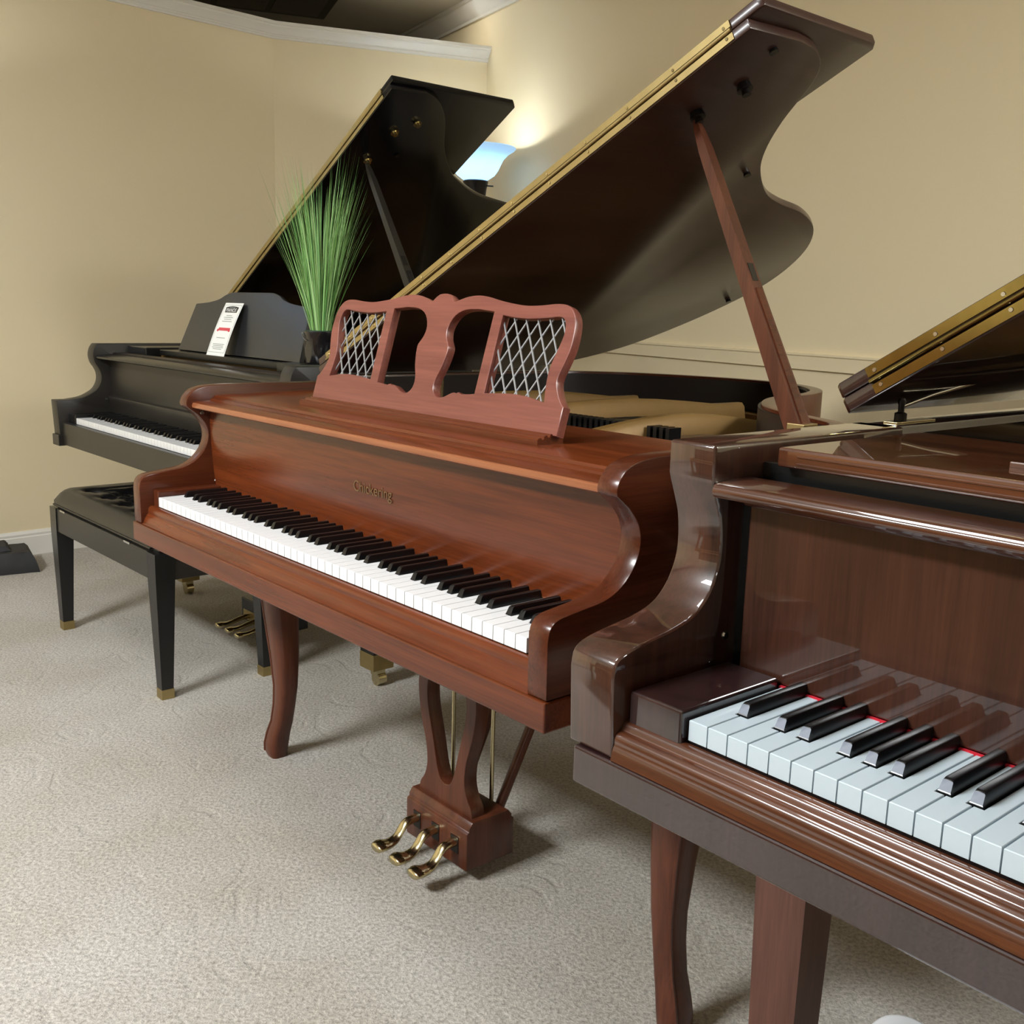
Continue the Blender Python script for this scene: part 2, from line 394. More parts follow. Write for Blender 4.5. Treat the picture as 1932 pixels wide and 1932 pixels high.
# ------------------------------------------------------------------ keyboard
PITCHK = 0.0236
BLK = {0: -0.0018, 1: 0.0018, 3: -0.0022, 4: 0.0, 5: 0.0022}      # after white C D F G A: centre offset from the seam
def white_key_mesh(left, right, L=0.153):
    """left/right: notch width at the back on each side"""
    g = 0.00075; hw = PITCHK - g
    pts = [(g, 0), (hw, 0)]
    if right: pts += [(hw, .049), (hw - right, .049), (hw - right, L)]
    else: pts += [(hw, L)]
    if left: pts += [(g + left, L), (g + left, .049), (g, .049)]
    else: pts += [(g, L)]
    bm = bmesh.new()
    a = [bm.verts.new((x, y, -.021)) for x, y in pts]; b = [bm.verts.new((x, y, 0)) for x, y in pts]; n = len(pts)
    for i in range(n): bm.faces.new((a[i], a[(i + 1) % n], b[(i + 1) % n], b[i]))
    bm.faces.new(a[::-1]); bm.faces.new(b)
    bmesh.ops.recalc_face_normals(bm, faces=bm.faces)
    top = [e for e in bm.edges if all(v.co.z > -1e-6 for v in e.verts)]
    bmesh.ops.bevel(bm, geom=top, offset=.0008, segments=2, profile=.5, affect='EDGES')
    return bm_done(bm, 'white_key')
def black_key_mesh(tip):
    bm = bmesh.new()
    def ring(y, wb, wt, h): return [bm.verts.new((-wb / 2, y, -.003)), bm.verts.new((wb / 2, y, -.003)), bm.verts.new((wt / 2, y, h)), bm.verts.new((-wt / 2, y, h))]
    R = [ring(.0, .0122, .0118, .0012), ring(.0006, .0122, .0106, .0022), ring(.0052, .0122, .009, .0108), ring(.0085, .0122, .0088, .0122), ring(.102, .0122, .0088, .0122)]
    for a, b in zip(R[:-1], R[1:]):
        for k in range(4): bm.faces.new((a[k], a[(k + 1) % 4], b[(k + 1) % 4], b[k]))
    bm.faces.new(R[0][::-1]); bm.faces.new(R[-1])
    bmesh.ops.recalc_face_normals(bm, faces=bm.faces)
    es = [e for e in bm.edges if e.verts[0].co.z > .003 and e.verts[1].co.z > .003 and abs(e.verts[0].co.y - e.verts[1].co.y) > .001]
    bmesh.ops.bevel(bm, geom=es, offset=.0012, segments=2, profile=.5, affect='EDGES')
    me = bm_done(bm, 'black_key'); smooth_by_angle(me, 30)
    me.materials.append(MATS['key_black'])
    if tip:
        me.materials.append(MATS['key_tip'])
        for p in me.polygons:
            c = p.center
            if .0004 < c.y < .0062 and p.normal.y < -.5: p.material_index = 1
    return me
def keyboard(parent, K, wmat, y_back=.15, tip=False):
    cache = {}
    bmesh_key = black_key_mesh(tip)
    half = .0122 / 2 + .0007
    for i in range(52):
        n = (i + 5) % 7            # 0=C
        lb = BLK.get((n - 1) % 7) if (i > 0 and ((n - 1) % 7) in BLK) else None
        rb = BLK.get(n) if (i < 51 and n in BLK) else None
        l = round(half + lb, 5) if lb is not None else 0; r = round(half - rb, 5) if rb is not None else 0
        if (l, r) not in cache:
            me = white_key_mesh(l, r); me.materials.append(MATS[wmat]); cache[(l, r)] = me
        o = link('white_key', cache[(l, r)], None, parent); o.location = (i * PITCHK, 0, K)
        if rb is not None:
            k = link('black_key', bmesh_key, None, parent); k.location = ((i + 1) * PITCHK + rb, .05, K)

# ------------------------------------------------------------------ shared piano parts
def lid_xf(xh, zh, ang):
    return lambda s, y, t: Vector((xh + s * cos(ang) - t * sin(ang), y, zh + s * sin(ang) + t * cos(ang)))
def make_lid(t, xf, outline, flap, th, mat_main, mat_edge, brass, s0, s1, yfront, screws, bumpers, screw_step=.105):
    lid = slab('lid', outline, 0, th, mat_main, t, .0025, xf)
    fl = slab('lid_flap', flap, th + .0015, 2 * th + .0015, mat_main, lid, .003, xf)
    for (t0, t1) in ((th * .16, th * .78), (th * 1.32, th * 1.94)):
        slab('hinge_leaf', [(s0, yfront - .0022), (s1, yfront - .0022), (s1, yfront + .004), (s0, yfront + .004)], t0, t1, brass, lid, .0, xf)
        if screws:
            n = int((s1 - s0) / screw_step)
            for k in range(n + 1):
                s = s0 + .012 + k * (s1 - s0 - .024) / n; tc = (t0 + t1) / 2 + (.0016 if t0 < th else -.0016)
                bm = bmesh.new(); bmesh.ops.create_cone(bm, cap_ends=True, segments=10, radius1=.0032, radius2=.0026, depth=.0012)
                for v in bm.verts:
                    c = v.co.copy(); v.co = xf(s + c.x, yfront - .0027 - c.z, tc + c.y)
                link('hinge_screw', bm_done(bm, 'hinge_screw'), screws, lid)
    a = (s0 + s1) / 2
    tube('hinge_barrel', [xf(s0, yfront - .003, th + .0007), xf(s1, yfront - .003, th + .0007)], .0034, brass, lid, 8)
    for s, y in bumpers:
        bm = bmesh.new(); bmesh.ops.create_cone(bm, cap_ends=True, segments=14, radius1=.008, radius2=.0065, depth=.006)
        for v in bm.verts: v.co = xf(s + v.co.x, y + v.co.y, -.003 + v.co.z)
        link('lid_bumper', bm_done(bm, 'lid_bumper'), 'ebony', lid)
    return lid
def prop_cup(lid, xf, s, y, mat):
    bm = bmesh.new(); bmesh.ops.create_cone(bm, cap_ends=True, segments=20, radius1=.014, radius2=.011, depth=.012)
    for v in bm.verts: v.co = xf(s + v.co.x, y + v.co.y, -.006 + v.co.z)
    o = link('prop_cup', bm_done(bm, 'prop_cup'), mat, lid)
    bm = bmesh.new(); bmesh.ops.create_cone(bm, cap_ends=True, segments=16, radius1=.008, radius2=.006, depth=.01)
    for v in bm.verts: v.co = xf(s + v.co.x, y + v.co.y, -.016 + v.co.z)
    link('prop_pin', bm_done(bm, 'prop_pin'), mat, lid)
def stick(t, p0, p1, w0, w1, d0, d1, mat, groove=None):
    """lid prop: rectangular tapering bar in the plane y=const; w across (xz-plane normal), d along y"""
    p0 = Vector(p0); p1 = Vector(p1); ax = (p1 - p0).normalized(); nx = ax.cross(Vector((0, 1, 0))).normalized(); ny = Vector((0, 1, 0))
    rings = []
    for k, f in enumerate((0, .5, .9, .97, 1.0)):
        c = p0.lerp(p1, f); wd = lerp(w0, w1, f) * (1 if f < .95 else .75 if f < .99 else .45); dd = lerp(d0, d1, f) * (1 if f < .95 else .75 if f < .99 else .45)
        rings.append([c + nx * (sx * wd / 2) + ny * (sy * dd / 2) for sx, sy in ((-1, -1), (1, -1), (1, 1), (-1, 1))])
    o = loft('lid_prop', rings, mat, t, 20)
    if groove:
        # short prop folded into the side facing the treble, in a channel
        sgn = 1 if nx.x > 0 else -1
        r2 = []
        for f in (.02, .45):
            c = p0.lerp(p1, f) + nx * (sgn * (lerp(w0, w1, f) / 2)); dd = lerp(d0, d1, f) * .55
            r2.append([c + nx * (sgn * a) + ny * b for a, b in ((-.004, -dd / 2), (.002, -dd / 2), (.002, dd / 2), (-.004, dd / 2))])
        loft('half_prop', r2, groove, o, 20)
        f = .5; c = p0.lerp(p1, f) + nx * (sgn * (lerp(w0, w1, f) / 2)); dd = lerp(d0, d1, f) * .55
        rr = []
        for e in (-.016, .016):
            cc = c + ax * e; rr.append([cc + nx * (sgn * a) + ny * b for a, b in ((-.004, -dd / 2), (.0008, -dd / 2), (.0008, dd / 2), (-.004, dd / 2))])
        loft('prop_slot', rr, 'ebony', o, 20)
    return o
def plate_and_strings(t, rim_in, z, pins_y, mat='brass_paint', x0=.0, x1=1.2, bars=((.25, .95), (.52, 1.1), (.8, .9)), tail=1.4, nstr=60):
    """cast plate: front web, flange along the rim, struts; soundboard; strings; pins; dampers"""
    slab('soundboard', offset_poly(rim_in, .001), z - .055, z - .045, 'spruce', t)
    inner = offset_poly(rim_in, .07); inner2 = offset_poly(rim_in, .012)
    strip('plate_flange', inner2, inner, z - .03, z, mat, t, .004)
    web = box('plate_web', x0, x1, pins_y - .03, pins_y + .11, z - .02, z + .004, mat, t, .006)
    for (bx, by) in bars:
        bm = bmesh.new()
        prof = [(-.022, -.012), (.022, -.012), (.017, .018), (.008, .028), (-.008, .028), (-.017, .018)]
        rings = []
        for f in [k / 8 for k in range(9)]:
            y = lerp(pins_y + .05, by, f); xx = bx + (.06 * (f - .5)); h = z + .012 + .022 * sin(pi * min(1, f * 1.15))
            rings.append([(xx + a * (1.2 - .3 * f), y, h + c) for a, c in prof])
        loft('plate_strut', rings, mat, t, 40); bm.free()
    bm = bmesh.new()
    for k in range(nstr):
        xx = lerp(x0 + .05, x1 - .06, k / (nstr - 1)); yb = lerp(tail, pins_y + .3, (k / (nstr - 1)) ** .8)
        xb = xx - .18 * (1 - k / nstr) * .6
        r = lerp(.0013, .0005, k / nstr)
        for q in range(3):
            pass
        a = Vector((xx, pins_y + .1, z + .012)); b = Vector((xb, yb, z + .004))
        n = Vector((1, 0, 0)) * r; m = Vector((0, 0, 1)) * r
        va = [bm.verts.new(a + n), bm.verts.new(a + m), bm.verts.new(a - n)]; vb = [bm.verts.new(b + n), bm.verts.new(b + m), bm.verts.new(b - n)]
        for i in range(3): bm.faces.new((va[i], va[(i + 1) % 3], vb[(i + 1) % 3], vb[i]))
    so = link('strings', bm_done(bm, 'strings'), 'steel_string', t); so['kind'] = 'stuff'
    bm = bmesh.new()
    for row in range(3):
        for k in range(70):
            xx = lerp(x0 + .04, x1 - .04, (k + row / 3) / 70); yy = pins_y - .01 + row * .022
            r = bmesh.ops.create_cone(bm, cap_ends=True, segments=5, radius1=.0033, radius2=.003, depth=.026, matrix=Matrix.Translation((xx, yy, z + .014)))
    po = link('tuning_pins', bm_done(bm, 'tuning_pins'), 'steel_string', t); po['kind'] = 'stuff'
    bm = bmesh.new()
    for k in range(56):
        xx = lerp(x0 + .05, x1 - .3, k / 55)
        bmesh.ops.create_cube(bm, size=1, matrix=Matrix.Translation((xx, pins_y + .17, z + .03)) @ Matrix.Diagonal((.009, .035, .03, 1)))
    do = link('dampers', bm_done(bm, 'dampers'), 'ebony', t); do['kind'] = 'stuff'
def pedal(t, x, y0, z, length, mat, dz=-.03, wd=.013):
    """brass pedal: narrow neck leaving the lyre box, bending down then flaring to a rounded paddle"""
    path = [(0, .0, .0), (.18, -.0, .0), (.38, -.004, .0), (.55, dz * .8, 0), (.7, dz, 0), (.86, dz * .95, 0), (.97, dz, 0), (1.0, dz * 1.05, 0)]
    ws = [.72, .72, .75, .8, 1.05, 1.45, 1.25, .55]; hs = [.009, .009, .0085, .0075, .0075, .0095, .0085, .004]
    path = catmull([(a, b) for a, b, _ in path], 4); n = len(path)
    def samp(L, f):
        q = f * (len(L) - 1); i = min(int(q), len(L) - 2); return lerp(L[i], L[i + 1], q - i)
    rings = []
    for k, (a, b) in enumerate(path):
        f = k / (n - 1); w_ = samp(ws, f) * wd; h = samp(hs, f)
        rings.append([(x + w_ * cos(u), y0 - a * length, z + b + h * sin(u)) for u in [2 * pi * j / 14 for j in range(14)]])
    return loft('pedal', rings, mat, t, 60)
def hinge_pin(t, x, y, z, mat='chrome'):
    lathe_pts = [(.0, .002), (.004, .002), (.005, 0), (.005, -.003), (0, -.003)]
    o = lathe('fallboard_pin', lathe_pts, mat, t, 12)
    o.rotation_euler = (0, radians(90), 0); o.location = (x, y, z); return o

# ------------------------------------------------------------------ satin mahogany grand with the lattice music desk (middle)
def cabriole(t, x, y, sgn, ztop, mat):
    """curved leg: knee out, ankle in, foot flicked out to sgn side"""
    st = [(0, .018, .043), (.012, .021, .05), (.035, .019, .053), (.065, .012, .051), (.1, .0, .0475), (.15, -.009, .048), (.2, -.014, .052), (.28, -.012, .062), (.36, -.006, .072), (.44, .0, .081), (.52, .0, .086), (ztop, .0, .09)]
    rings = []
    for z, off, d in st:
        h = d / 2; ring = []
        for k in range(20):
            a = 2 * pi * k / 20; e = 0.55
            cx = math.copysign(abs(cos(a)) ** e, cos(a)) * h; cy = math.copysign(abs(sin(a)) ** e, sin(a)) * h
            ring.append((x + sgn * off + cx, y - off * .35 + cy, z))
        rings.append(ring)
    o = loft('leg', rings, mat, t, 45)
    # carved bead running down the outer front edge
    pts = [(x + sgn * (off + d * .43), y - off * .35 - d * .43, z) for z, off, d in st[1:-1]]
    tube('leg_bead', pts, .0035, mat, o, 6)
    return o

def mahogany_piano():
    K = .735
    t = thing('grand_piano', 'satin mahogany grand piano with curved legs and lattice music desk', 'piano', (-.7826, 2.2419, 0), -.8528, 'grand pianos in the showroom')
    keyboard(t, K, 'ivory')
    arm = [(-.03, .675), (-.031, .752), (-.027, .770), (-.012, .781), (.031, .787), (.076, .794), (.108, .812), (.128, .838), (.134, .865), (.127, .890), (.110, .911), (.090, .926), (.0845, .931), (.084, .940), (.090, .953), (.104, .966), (.125, .973), (.150, .976), (.19, .977)]
    arm = [arm[0]] + catmull(arm[1:11], 4) + catmull(arm[11:], 4)
    prof = arm + [(.47, .977), (.47, .675)]
    for x0, x1 in ((-.066, -.029), (1.263, 1.30)):
        prism_x('arm', prof, x0, x1, 'mahogany_depth', t, .002, 2)
    box('keybed', -.068, 1.302, -.034, .30, .632, .674, 'mahogany', t, .0025)
    slip = [(.002, .712), (-.006, .7125), (-.0115, .709), (-.014, .703), (-.013, .697), (-.017, .692), (-.021, .686), (-.024, .678), (-.029, .674), (.002, .674)]
    prism_x('key_slip', slip, -.029, 1.263, 'mahogany', t, .0)
    for x0, x1 in ((-.029, -.002), (1.2285, 1.263)):
        b = box('key_block', x0, x1, .0, .15, .69, .748, 'mahogany_depth', t, .003)
    box('key_frame', -.002, 1.2285, .004, .3, .676, .712, 'inner_dark', t, 0)
    fb = [(.155, .734), (.149, .738), (.1465, .76), (.1425, .80), (.1395, .85), (.138, .90), (.138, .935), (.152, .935), (.158, .80), (.165, .734)]
    f = prism_x('fallboard', fb, -.0285, 1.2625, 'mahogany', t, 0)
    text_mesh('nameplate', 'Chickering', .029, 'gilt', f, Matrix(((1, 0, 0, .641), (0, 0, -1, .1392), (0, 1, 0, .834), (0, 0, 0, 1))))
    box('key_felt', -.002, 1.2285, .1495, .1535, .7355, .7385, 'honey_edge', t, 0)
    # front rail with the pale worn edge, then the shelf it steps up to
    rail = [(.106, .926), (.101, .928), (.0985, .932), (.0995, .937), (.104, .940), (.150, .943), (.150, .926)]
    r = prism_x('front_rail', rail, -.0285, 1.2625, 'mahogany', t, 0)
    prism_x('rail_edge', [(.1035, .9245), (.0975, .9275), (.0965, .932), (.0985, .9375), (.1035, .939), (.108, .932)], -.0285, 1.2625, 'honey_edge', r, 0)
    shelf = [(.138, .940), (.142, .946), (.150, .948), (.1515, .953), (.158, .9545), (.44, .957), (.44, .940)]
    prism_x('music_shelf', shelf, -.0285, 1.2625, 'mahogany', t, 0)
    tray = [(.206, .955), (.206, .9635), (.209, .966), (.214, .9665), (.216, .963), (.219, .963), (.221, .9685), (.226, .970), (.229, .966), (.232, .966), (.234, .971), (.262, .971), (.262, .955)]
    prism_x('desk_tray', tray, .262, 1.01, 'mahogany', t, 0)
    # music desk
    T = radians(16); mtx = Matrix(((1, 0, 0, .64), (0, sin(T), -cos(T), .246), (0, cos(T), sin(T), .968), (0, 0, 0, 1)))
    half = [(.38, -.002), (.38, .046), (.372, .052), (.36, .067), (.352, .084), (.353, .098), (.36, .12), (.3655, .145), (.364, .175), (.358, .193), (.346, .206), (.33, .2125), (.305, .2135), (.27, .2105), (.234, .2095), (.2, .2125), (.166, .217), (.13, .2235), (.1, .226), (.072, .2235), (.05, .218), (.034, .2135)]
    half = [half[0]] + catmull(half[1:], 3); knob = [(.026, .221), (.016, .227), (.005, .2285)]
    hh = half + knob; outline = hh + [(-a, b) for a, b in reversed(hh)]
    lat = [(.179, .191), (.21, .188), (.245, .1865), (.293, .189), (.318, .1915), (.332, .189), (.3395, .178), (.341, .162), (.335, .138), (.328, .115), (.3255, .095), (.328, .07), (.332, .05), (.31, .053), (.285, .0565), (.242, .0575), (.179, .053)]
    key = [(.153, .197), (.11, .2005), (.072, .1985), (.046, .187), (.0335, .166), (.0355, .148), (.045, .134), (.0485, .127), (.0475, .112), (.0415, .089), (.032, .066), (.0335, .047), (.048, .0355), (.067, .037), (.084, .0445), (.094, .0475), (.101, .0465), (.107, .049), (.116, .046), (.152, .049)]
    key = [key[0]] + catmull(key[1:-1], 3) + [key[-1]]
    lat = [lat[0]] + catmull(lat[1:12], 3) + catmull(lat[12:], 2)
    neg = lambda L: [(-a, b) for a, b in reversed(L)]
    desk = cut_board('music_desk', [outline, lat, neg(lat), key, neg(key)], .017, 'mahogany_desk', t, mtx, .0018)
    # lattice bars clipped to the two windows
    def clip(poly, p, d):
        ts = []
        for (x1, y1), (x2, y2) in zip(poly, poly[1:] + poly[:1]):
            ex, ey = x2 - x1, y2 - y1; den = d[0] * ey - d[1] * ex
            if abs(den) < 1e-9: continue
            s = ((x1 - p[0]) * ey - (y1 - p[1]) * ex) / den; u = ((x1 - p[0]) * d[1] - (y1 - p[1]) * d[0]) / den
            if 0 <= u < 1: ts.append(s)
        ts.sort(); return (ts[0], ts[-1]) if len(ts) > 1 else None
    for sg in (1, -1):
        poly = lat if sg > 0 else neg(lat)
        for q, dr in enumerate(((cos(radians(58)), sin(radians(58))), (-cos(radians(58)), sin(radians(58))))):
            for k in range(-6, 12):
                p = (sg * .2 + (k * .030 + (.005 if q == 0 else .005)), .185)
                c = clip(poly, p, dr)
                if not c or c[1] - c[0] < .012: continue
                a = (p[0] + dr[0] * (c[0] - .004), p[1] + dr[1] * (c[0] - .004)); b = (p[0] + dr[0] * (c[1] + .004), p[1] + dr[1] * (c[1] + .004))
                n = Vector((-dr[1], dr[0])) * .0013; zz = .0008 if q else -.0016
                ring = lambda e: [mtx @ Vector((e[0] + n.x, e[1] + n.y, zz - .001)), mtx @ Vector((e[0] - n.x, e[1] - n.y, zz - .001)), mtx @ Vector((e[0] - n.x, e[1] - n.y, zz + .001)), mtx @ Vector((e[0] + n.x, e[1] + n.y, zz + .001))]
                loft('lattice_bar', [ring(a), ring(b)], 'wire', desk, 20)
    # desk prop behind
    tube('desk_strut', [(.64, .29, .958), (.64, .296, 1.09)], .006, 'brass', t, 8)
    # rim, plate
    XH = -.085
    curve = catmull([(1.40, .585), (1.388, .65), (1.342, .713), (1.222, .778), (1.135, .84), (1.071, .908), (1.005, 1.014), (.975, 1.104), (.948, 1.234), (.889, 1.36), (.789, 1.463), (.657, 1.528), (.53, 1.54), (.36, 1.505), (.183, 1.424), (.071, 1.305), (.02, 1.18), (0, 1.05)], 5)
    ro = [(x + XH, y) for x, y in offset_poly(curve, .02)]
    ro = [(1.298, .44), (1.298, .57)] + ro[1:-1] + [(-.064, 1.04), (-.064, .44)]
    ri = offset_poly(ro, .03)
    strip('rim', ro, ri, .675, .990, 'mahogany_depth', t, .002)
    ri2 = offset_poly(ro, .0305); strip('rim_lining', ri2, offset_poly(ro, .036), .80, .984, 'inner_dark', t, .0)
    plate_and_strings(t, offset_poly(ro, .0365), .905, .47, x0=0.0, x1=1.22, bars=((.28, 1.2), (.55, 1.3), (.86, 1.02)), tail=1.35)
    # lid folded open
    A = radians(25.26); ZH = .992; xf = lid_xf(XH, ZH, A)
    lid = make_lid(t, xf, [(0, .46), (1.395, .46)] + curve, [(0.004, .462), (1.415, .462), (1.425, .466), (1.425, .775), (1.412, .79), (.004, .79)], .018, 'mahogany_lid_shade', 'mahogany', 'brass_satin', .05, 1.365, .46, 'brass', [(1.06, .875), (.5, 1.50), (1.37, .55)])
    prop_cup(lid, xf, 1.197, .56, 'bronze'); prop_cup(lid, xf, 1.285, .58, 'bronze')
    top = xf(1.192, .56, -.012)
    stick(t, (1.252, .565, .972), top, .030, .016, .034, .018, 'mahogany_upright', 'mahogany_depth')
    box('prop_hinge', 1.236, 1.268, .545, .585, .985, .996, 'brass_satin', t, .001)
    # small clips on the arms for the fallboard
    hinge_pin(t, -.0285, .149, .755); hinge_pin(t, -.0285, .12, .915)
    # legs
    cabriole(t, -.078, .335, -1, .634, 'mahogany_upright'); cabriole(t, 1.236, .335, 1, .634, 'mahogany_upright'); cabriole(t, .50, 1.28, -1, .676, 'mahogany_upright')
    for lx in (-.078, 1.236): box('leg_block', lx - .055, lx + .055, .28, .39, .60, .634, 'mahogany_upright', t, .004)
    box('case_bottom', -.04, 1.27, .28, .5, .655, .68, 'inner_dark', t, 0)
    # lyre
    L2 = [(.06, .64), (.078, .52), (.09, .44), (.097, .395), (.0985, .365), (.093, .325), (.082, .285), (.070, .25), (.065, .218), (.066, .195), (.074, .172), (.088, .152), (.092, .132)]
    L2 = catmull(L2, 4); out = [(-a, b) for a, b in L2] + [(a, b) for a, b in reversed(L2)]
    H2 = catmull([(0, .43), (.035, .424), (.058, .402), (.066, .37), (.062, .33), (.051, .29), (.04, .25), (.028, .205), (.016, .183), (0, .177)], 4)
    hole = H2 + [(-a, b) for a, b in reversed(H2[1:-1])]
    cx = .594
    ly = cut_board('lyre', [out, hole], .034, 'mahogany_upright', t, Matrix(((1, 0, 0, cx), (0, 0, -1, .37), (0, 1, 0, 0), (0, 0, 0, 1))), .002)
    base = [(.33, .03), (.33, .112), (.336, .116), (.336, .122), (.345, .134), (.44, .134), (.45, .122), (.45, .116), (.456, .112), (.456, .03)]
    prism_x('lyre_base', base, cx - .106, cx + .106, 'mahogany_upright', ly, .0015)
    for k, px in enumerate((-.066, 0, .066)):
        box('pedal_slot', cx + px - .0125, cx + px + .0125, .3285, .332, .058, .095, 'inner_dark', ly, 0)
        pedal(ly, cx + px, .345, .081, .125, 'brass', -.036, .0155)
    for px in (-.085, .05): tube('pedal_rod', [(cx + px, .44, .11), (cx + px, .44, .64)], .0045, 'brass', ly, 10)
    for px in (-.075, .075): tube('lyre_brace', [(cx + px * .8, .445, .10), (cx + px, .72, .66)], .011, 'mahogany_upright', ly, 8)
    return t
mahogany_piano()

# ------------------------------------------------------------------ glossy walnut grand (nearest)
def walnut_piano():
    K = .7765
    t = thing('grand_piano', 'high-gloss walnut grand piano with grey-white keys and raised lid', 'piano', (.1783, .9505, 0), -.8645, 'grand pianos in the showroom')
    keyboard(t, K, 'ivory_grey', tip=True)
    arm = [(-.026, .714), (-.0295, .80), (-.025, .817), (-.008, .826), (.025, .832), (.062, .838), (.093, .848), (.114, .866), (.127, .89), (.131, .915), (.128, .945), (.12, .968), (.112, .988)]
    prof = [arm[0]] + catmull(arm[1:], 5) + [(.110, .994), (.110, 1.03), (.49, 1.03), (.49, .714)]
    for x0, x1 in ((-.14, -.076), (1.303, 1.367)):
        prism_x('arm', prof, x0, x1, 'walnut', t, .004, 3, 30)
    for x0, x1 in ((-.1425, -.0745), (1.3015, 1.3695)):
        pass
    box('keybed', -.128, 1.355, -.031, .32, .672, .7135, 'walnut_dark', t, .003, 3)
    slip = catmull([(.0, .7525), (-.006, .7527), (-.0105, .7505), (-.013, .746), (-.0145, .7435), (-.018, .7425), (-.0215, .740), (-.0235, .7355), (-.0235, .730), (-.025, .727)], 3) + [(-.027, .722), (-.0285, .714), (.0, .714)]
    prism_x('key_slip', slip, -.0755, 1.3025, 'walnut_across', t, 0, 2, 60)
    for x0, x1 in ((-.072, -.0025), (1.229, 1.299)):
        box('key_block', x0, x1, -.008, .149, .735, .786, 'walnut_dark', t, .003, 3)
    box('key_frame', -.0755, 1.3025, .003, .3, .714, .7545, 'inner_dark', t, 0)
    f = box('fallboard', -.058, 1.285, .1525, .172, .778, .978, 'walnut', t, .002)
    box('fallboard_gap_shade', -.076, 1.303, .165, .18, .74, .985, 'ebony', t, 0)  # dark sheet standing in for the shade in the gaps beside the fallboard
    box('key_felt', -.002, 1.2285, .1490, .1535, .7735, .7775, 'felt_red', t, 0)
    cap = catmull([(.150, .974), (.117, .974), (.110, .977), (.108, .982), (.110, .987), (.117, .990), (.150, .992)], 4) + [(.172, .992), (.172, .974)]
    prism_x('fallboard_cap', cap, -.0755, 1.3025, 'walnut_across', t, 0, 2, 50)
    # lip under the cap
    prism_x('cap_lip', catmull([(.150, .964), (.143, .966), (.139, .971), (.142, .975), (.150, .976)], 3) + [(.16, .976), (.16, .964)], -.058, 1.285, 'walnut_across', t, 0, 2, 50)
    sh = box('music_shelf', -.045, 1.272, .176, .47, 1.007, 1.028, 'walnut_across', t, .003, 3)
    for z in (1.0125, 1.0205): prism_x('shelf_groove', [(.1765, z - .0014), (.1742, z - .0006), (.1742, z + .0006), (.1765, z + .0014)], -.02, 1.25, 'walnut_across', sh, 0)
    box('shelf_gap_shade', -.0755, 1.3025, .195, .205, .93, 1.0065, 'ebony', t, 0)  # dark board added so the gap under the shelf looks shaded
    box('desk_ledge', .165, 1.06, .255, .275, 1.027, 1.034, 'walnut_across', t, .0015)
    lathe('desk_knob', [(0, .012), (.006, .011), (.008, .006), (.006, .002), (.009, 0), (0, 0)], 'chrome', t, 16, (.165, .318, 1.027))
    curve = catmull([(1.50, .64), (1.49, .72), (1.44, .80), (1.31, .87), (1.22, .95), (1.16, 1.03), (1.09, 1.18), (1.05, 1.34), (.98, 1.48), (.86, 1.58), (.70, 1.63), (.52, 1.64), (.32, 1.60), (.16, 1.51), (.05, 1.38), (.01, 1.26), (0, 1.1)], 5)
    XH = -.15
    ro = [(x + XH, y) for x, y in offset_poly(curve, .012)]
    ro = [(1.366, .46), (1.366, .60)] + [p for p in ro[4:-1] if p[0] < 1.366] + [(-.139, 1.1), (-.139, .46)]
    strip('rim', ro, offset_poly(ro, .055), .70, 1.03, 'walnut_dark', t, .003)
    strip('rim_lining', offset_poly(ro, .056), offset_poly(ro, .062), .86, 1.02, 'ebony_gloss', t, 0)
    plate_and_strings(t, offset_poly(ro, .063), .945, .5, x0=0.0, x1=1.22, bars=((.28, 1.25), (.55, 1.4), (.86, 1.1)), tail=1.45)
    A = radians(32); ZH = 1.040; xf = lid_xf(XH, ZH, A)
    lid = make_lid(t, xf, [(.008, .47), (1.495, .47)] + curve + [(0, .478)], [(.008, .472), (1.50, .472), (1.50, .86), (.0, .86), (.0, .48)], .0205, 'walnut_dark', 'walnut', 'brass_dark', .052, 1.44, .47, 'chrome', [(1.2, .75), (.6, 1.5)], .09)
    prop_cup(lid, xf, 1.25, .6, 'chrome')
    top = xf(1.24, .6, -.012)
    stick(t, (1.33, .6, 1.01), top, .03, .016, .03, .016, 'walnut_leg', 'walnut_dark')
    # lid lock: hinge plate on the rim with a hooked rod up to the lid
    box('hinge_plate', -.112, -.092, .50, .60, 1.0295, 1.0335, 'brass', t, .0008)
    lathe('lid_latch', [(0, .03), (.004, .03), (.0055, .026), (.004, .02), (.004, .012), (.008, .01), (.008, 0), (0, 0)], 'bronze', t, 14, (-.105, .53, 1.033))
    tube('latch_rod', [(-.105, .53, 1.052), (-.10, .60, 1.066), (-.092, .70, 1.082)], [.003, .003, .005], 'chrome', t, 8)
    hinge_pin(t, -.0755, .147, .815)
    # square tapered legs
    def sq_leg(x0, x1, y0, y1, zt):
        tp = .012; rings = []
        for z, k in ((.0, 1.0), (zt, 0.0)):
            a, b, c, d = x0 + tp * k, x1 - tp * k, y0 + tp * k, y1 - tp * k
            rings.append([(a, c, z), (b, c, z), (b, d, z), (a, d, z)])
        loft('leg', rings, 'walnut_leg', t, 20)
    sq_leg(-.122, -.038, .30, .375, .675); sq_leg(1.265, 1.349, .30, .375, .675); sq_leg(.42, .50, 1.3, 1.38, .705)
    # lyre
    ly = box('lyre', .56, .66, .40, .43, .13, .675, 'walnut_dark', t, .003)
    box('lyre_base', .50, .72, .36, .48, .03, .13, 'walnut_dark', ly, .003)
    for px in (.545, .61, .675): pedal(ly, px, .37, .08, .12, 'brass', -.03)
    return t
walnut_piano()

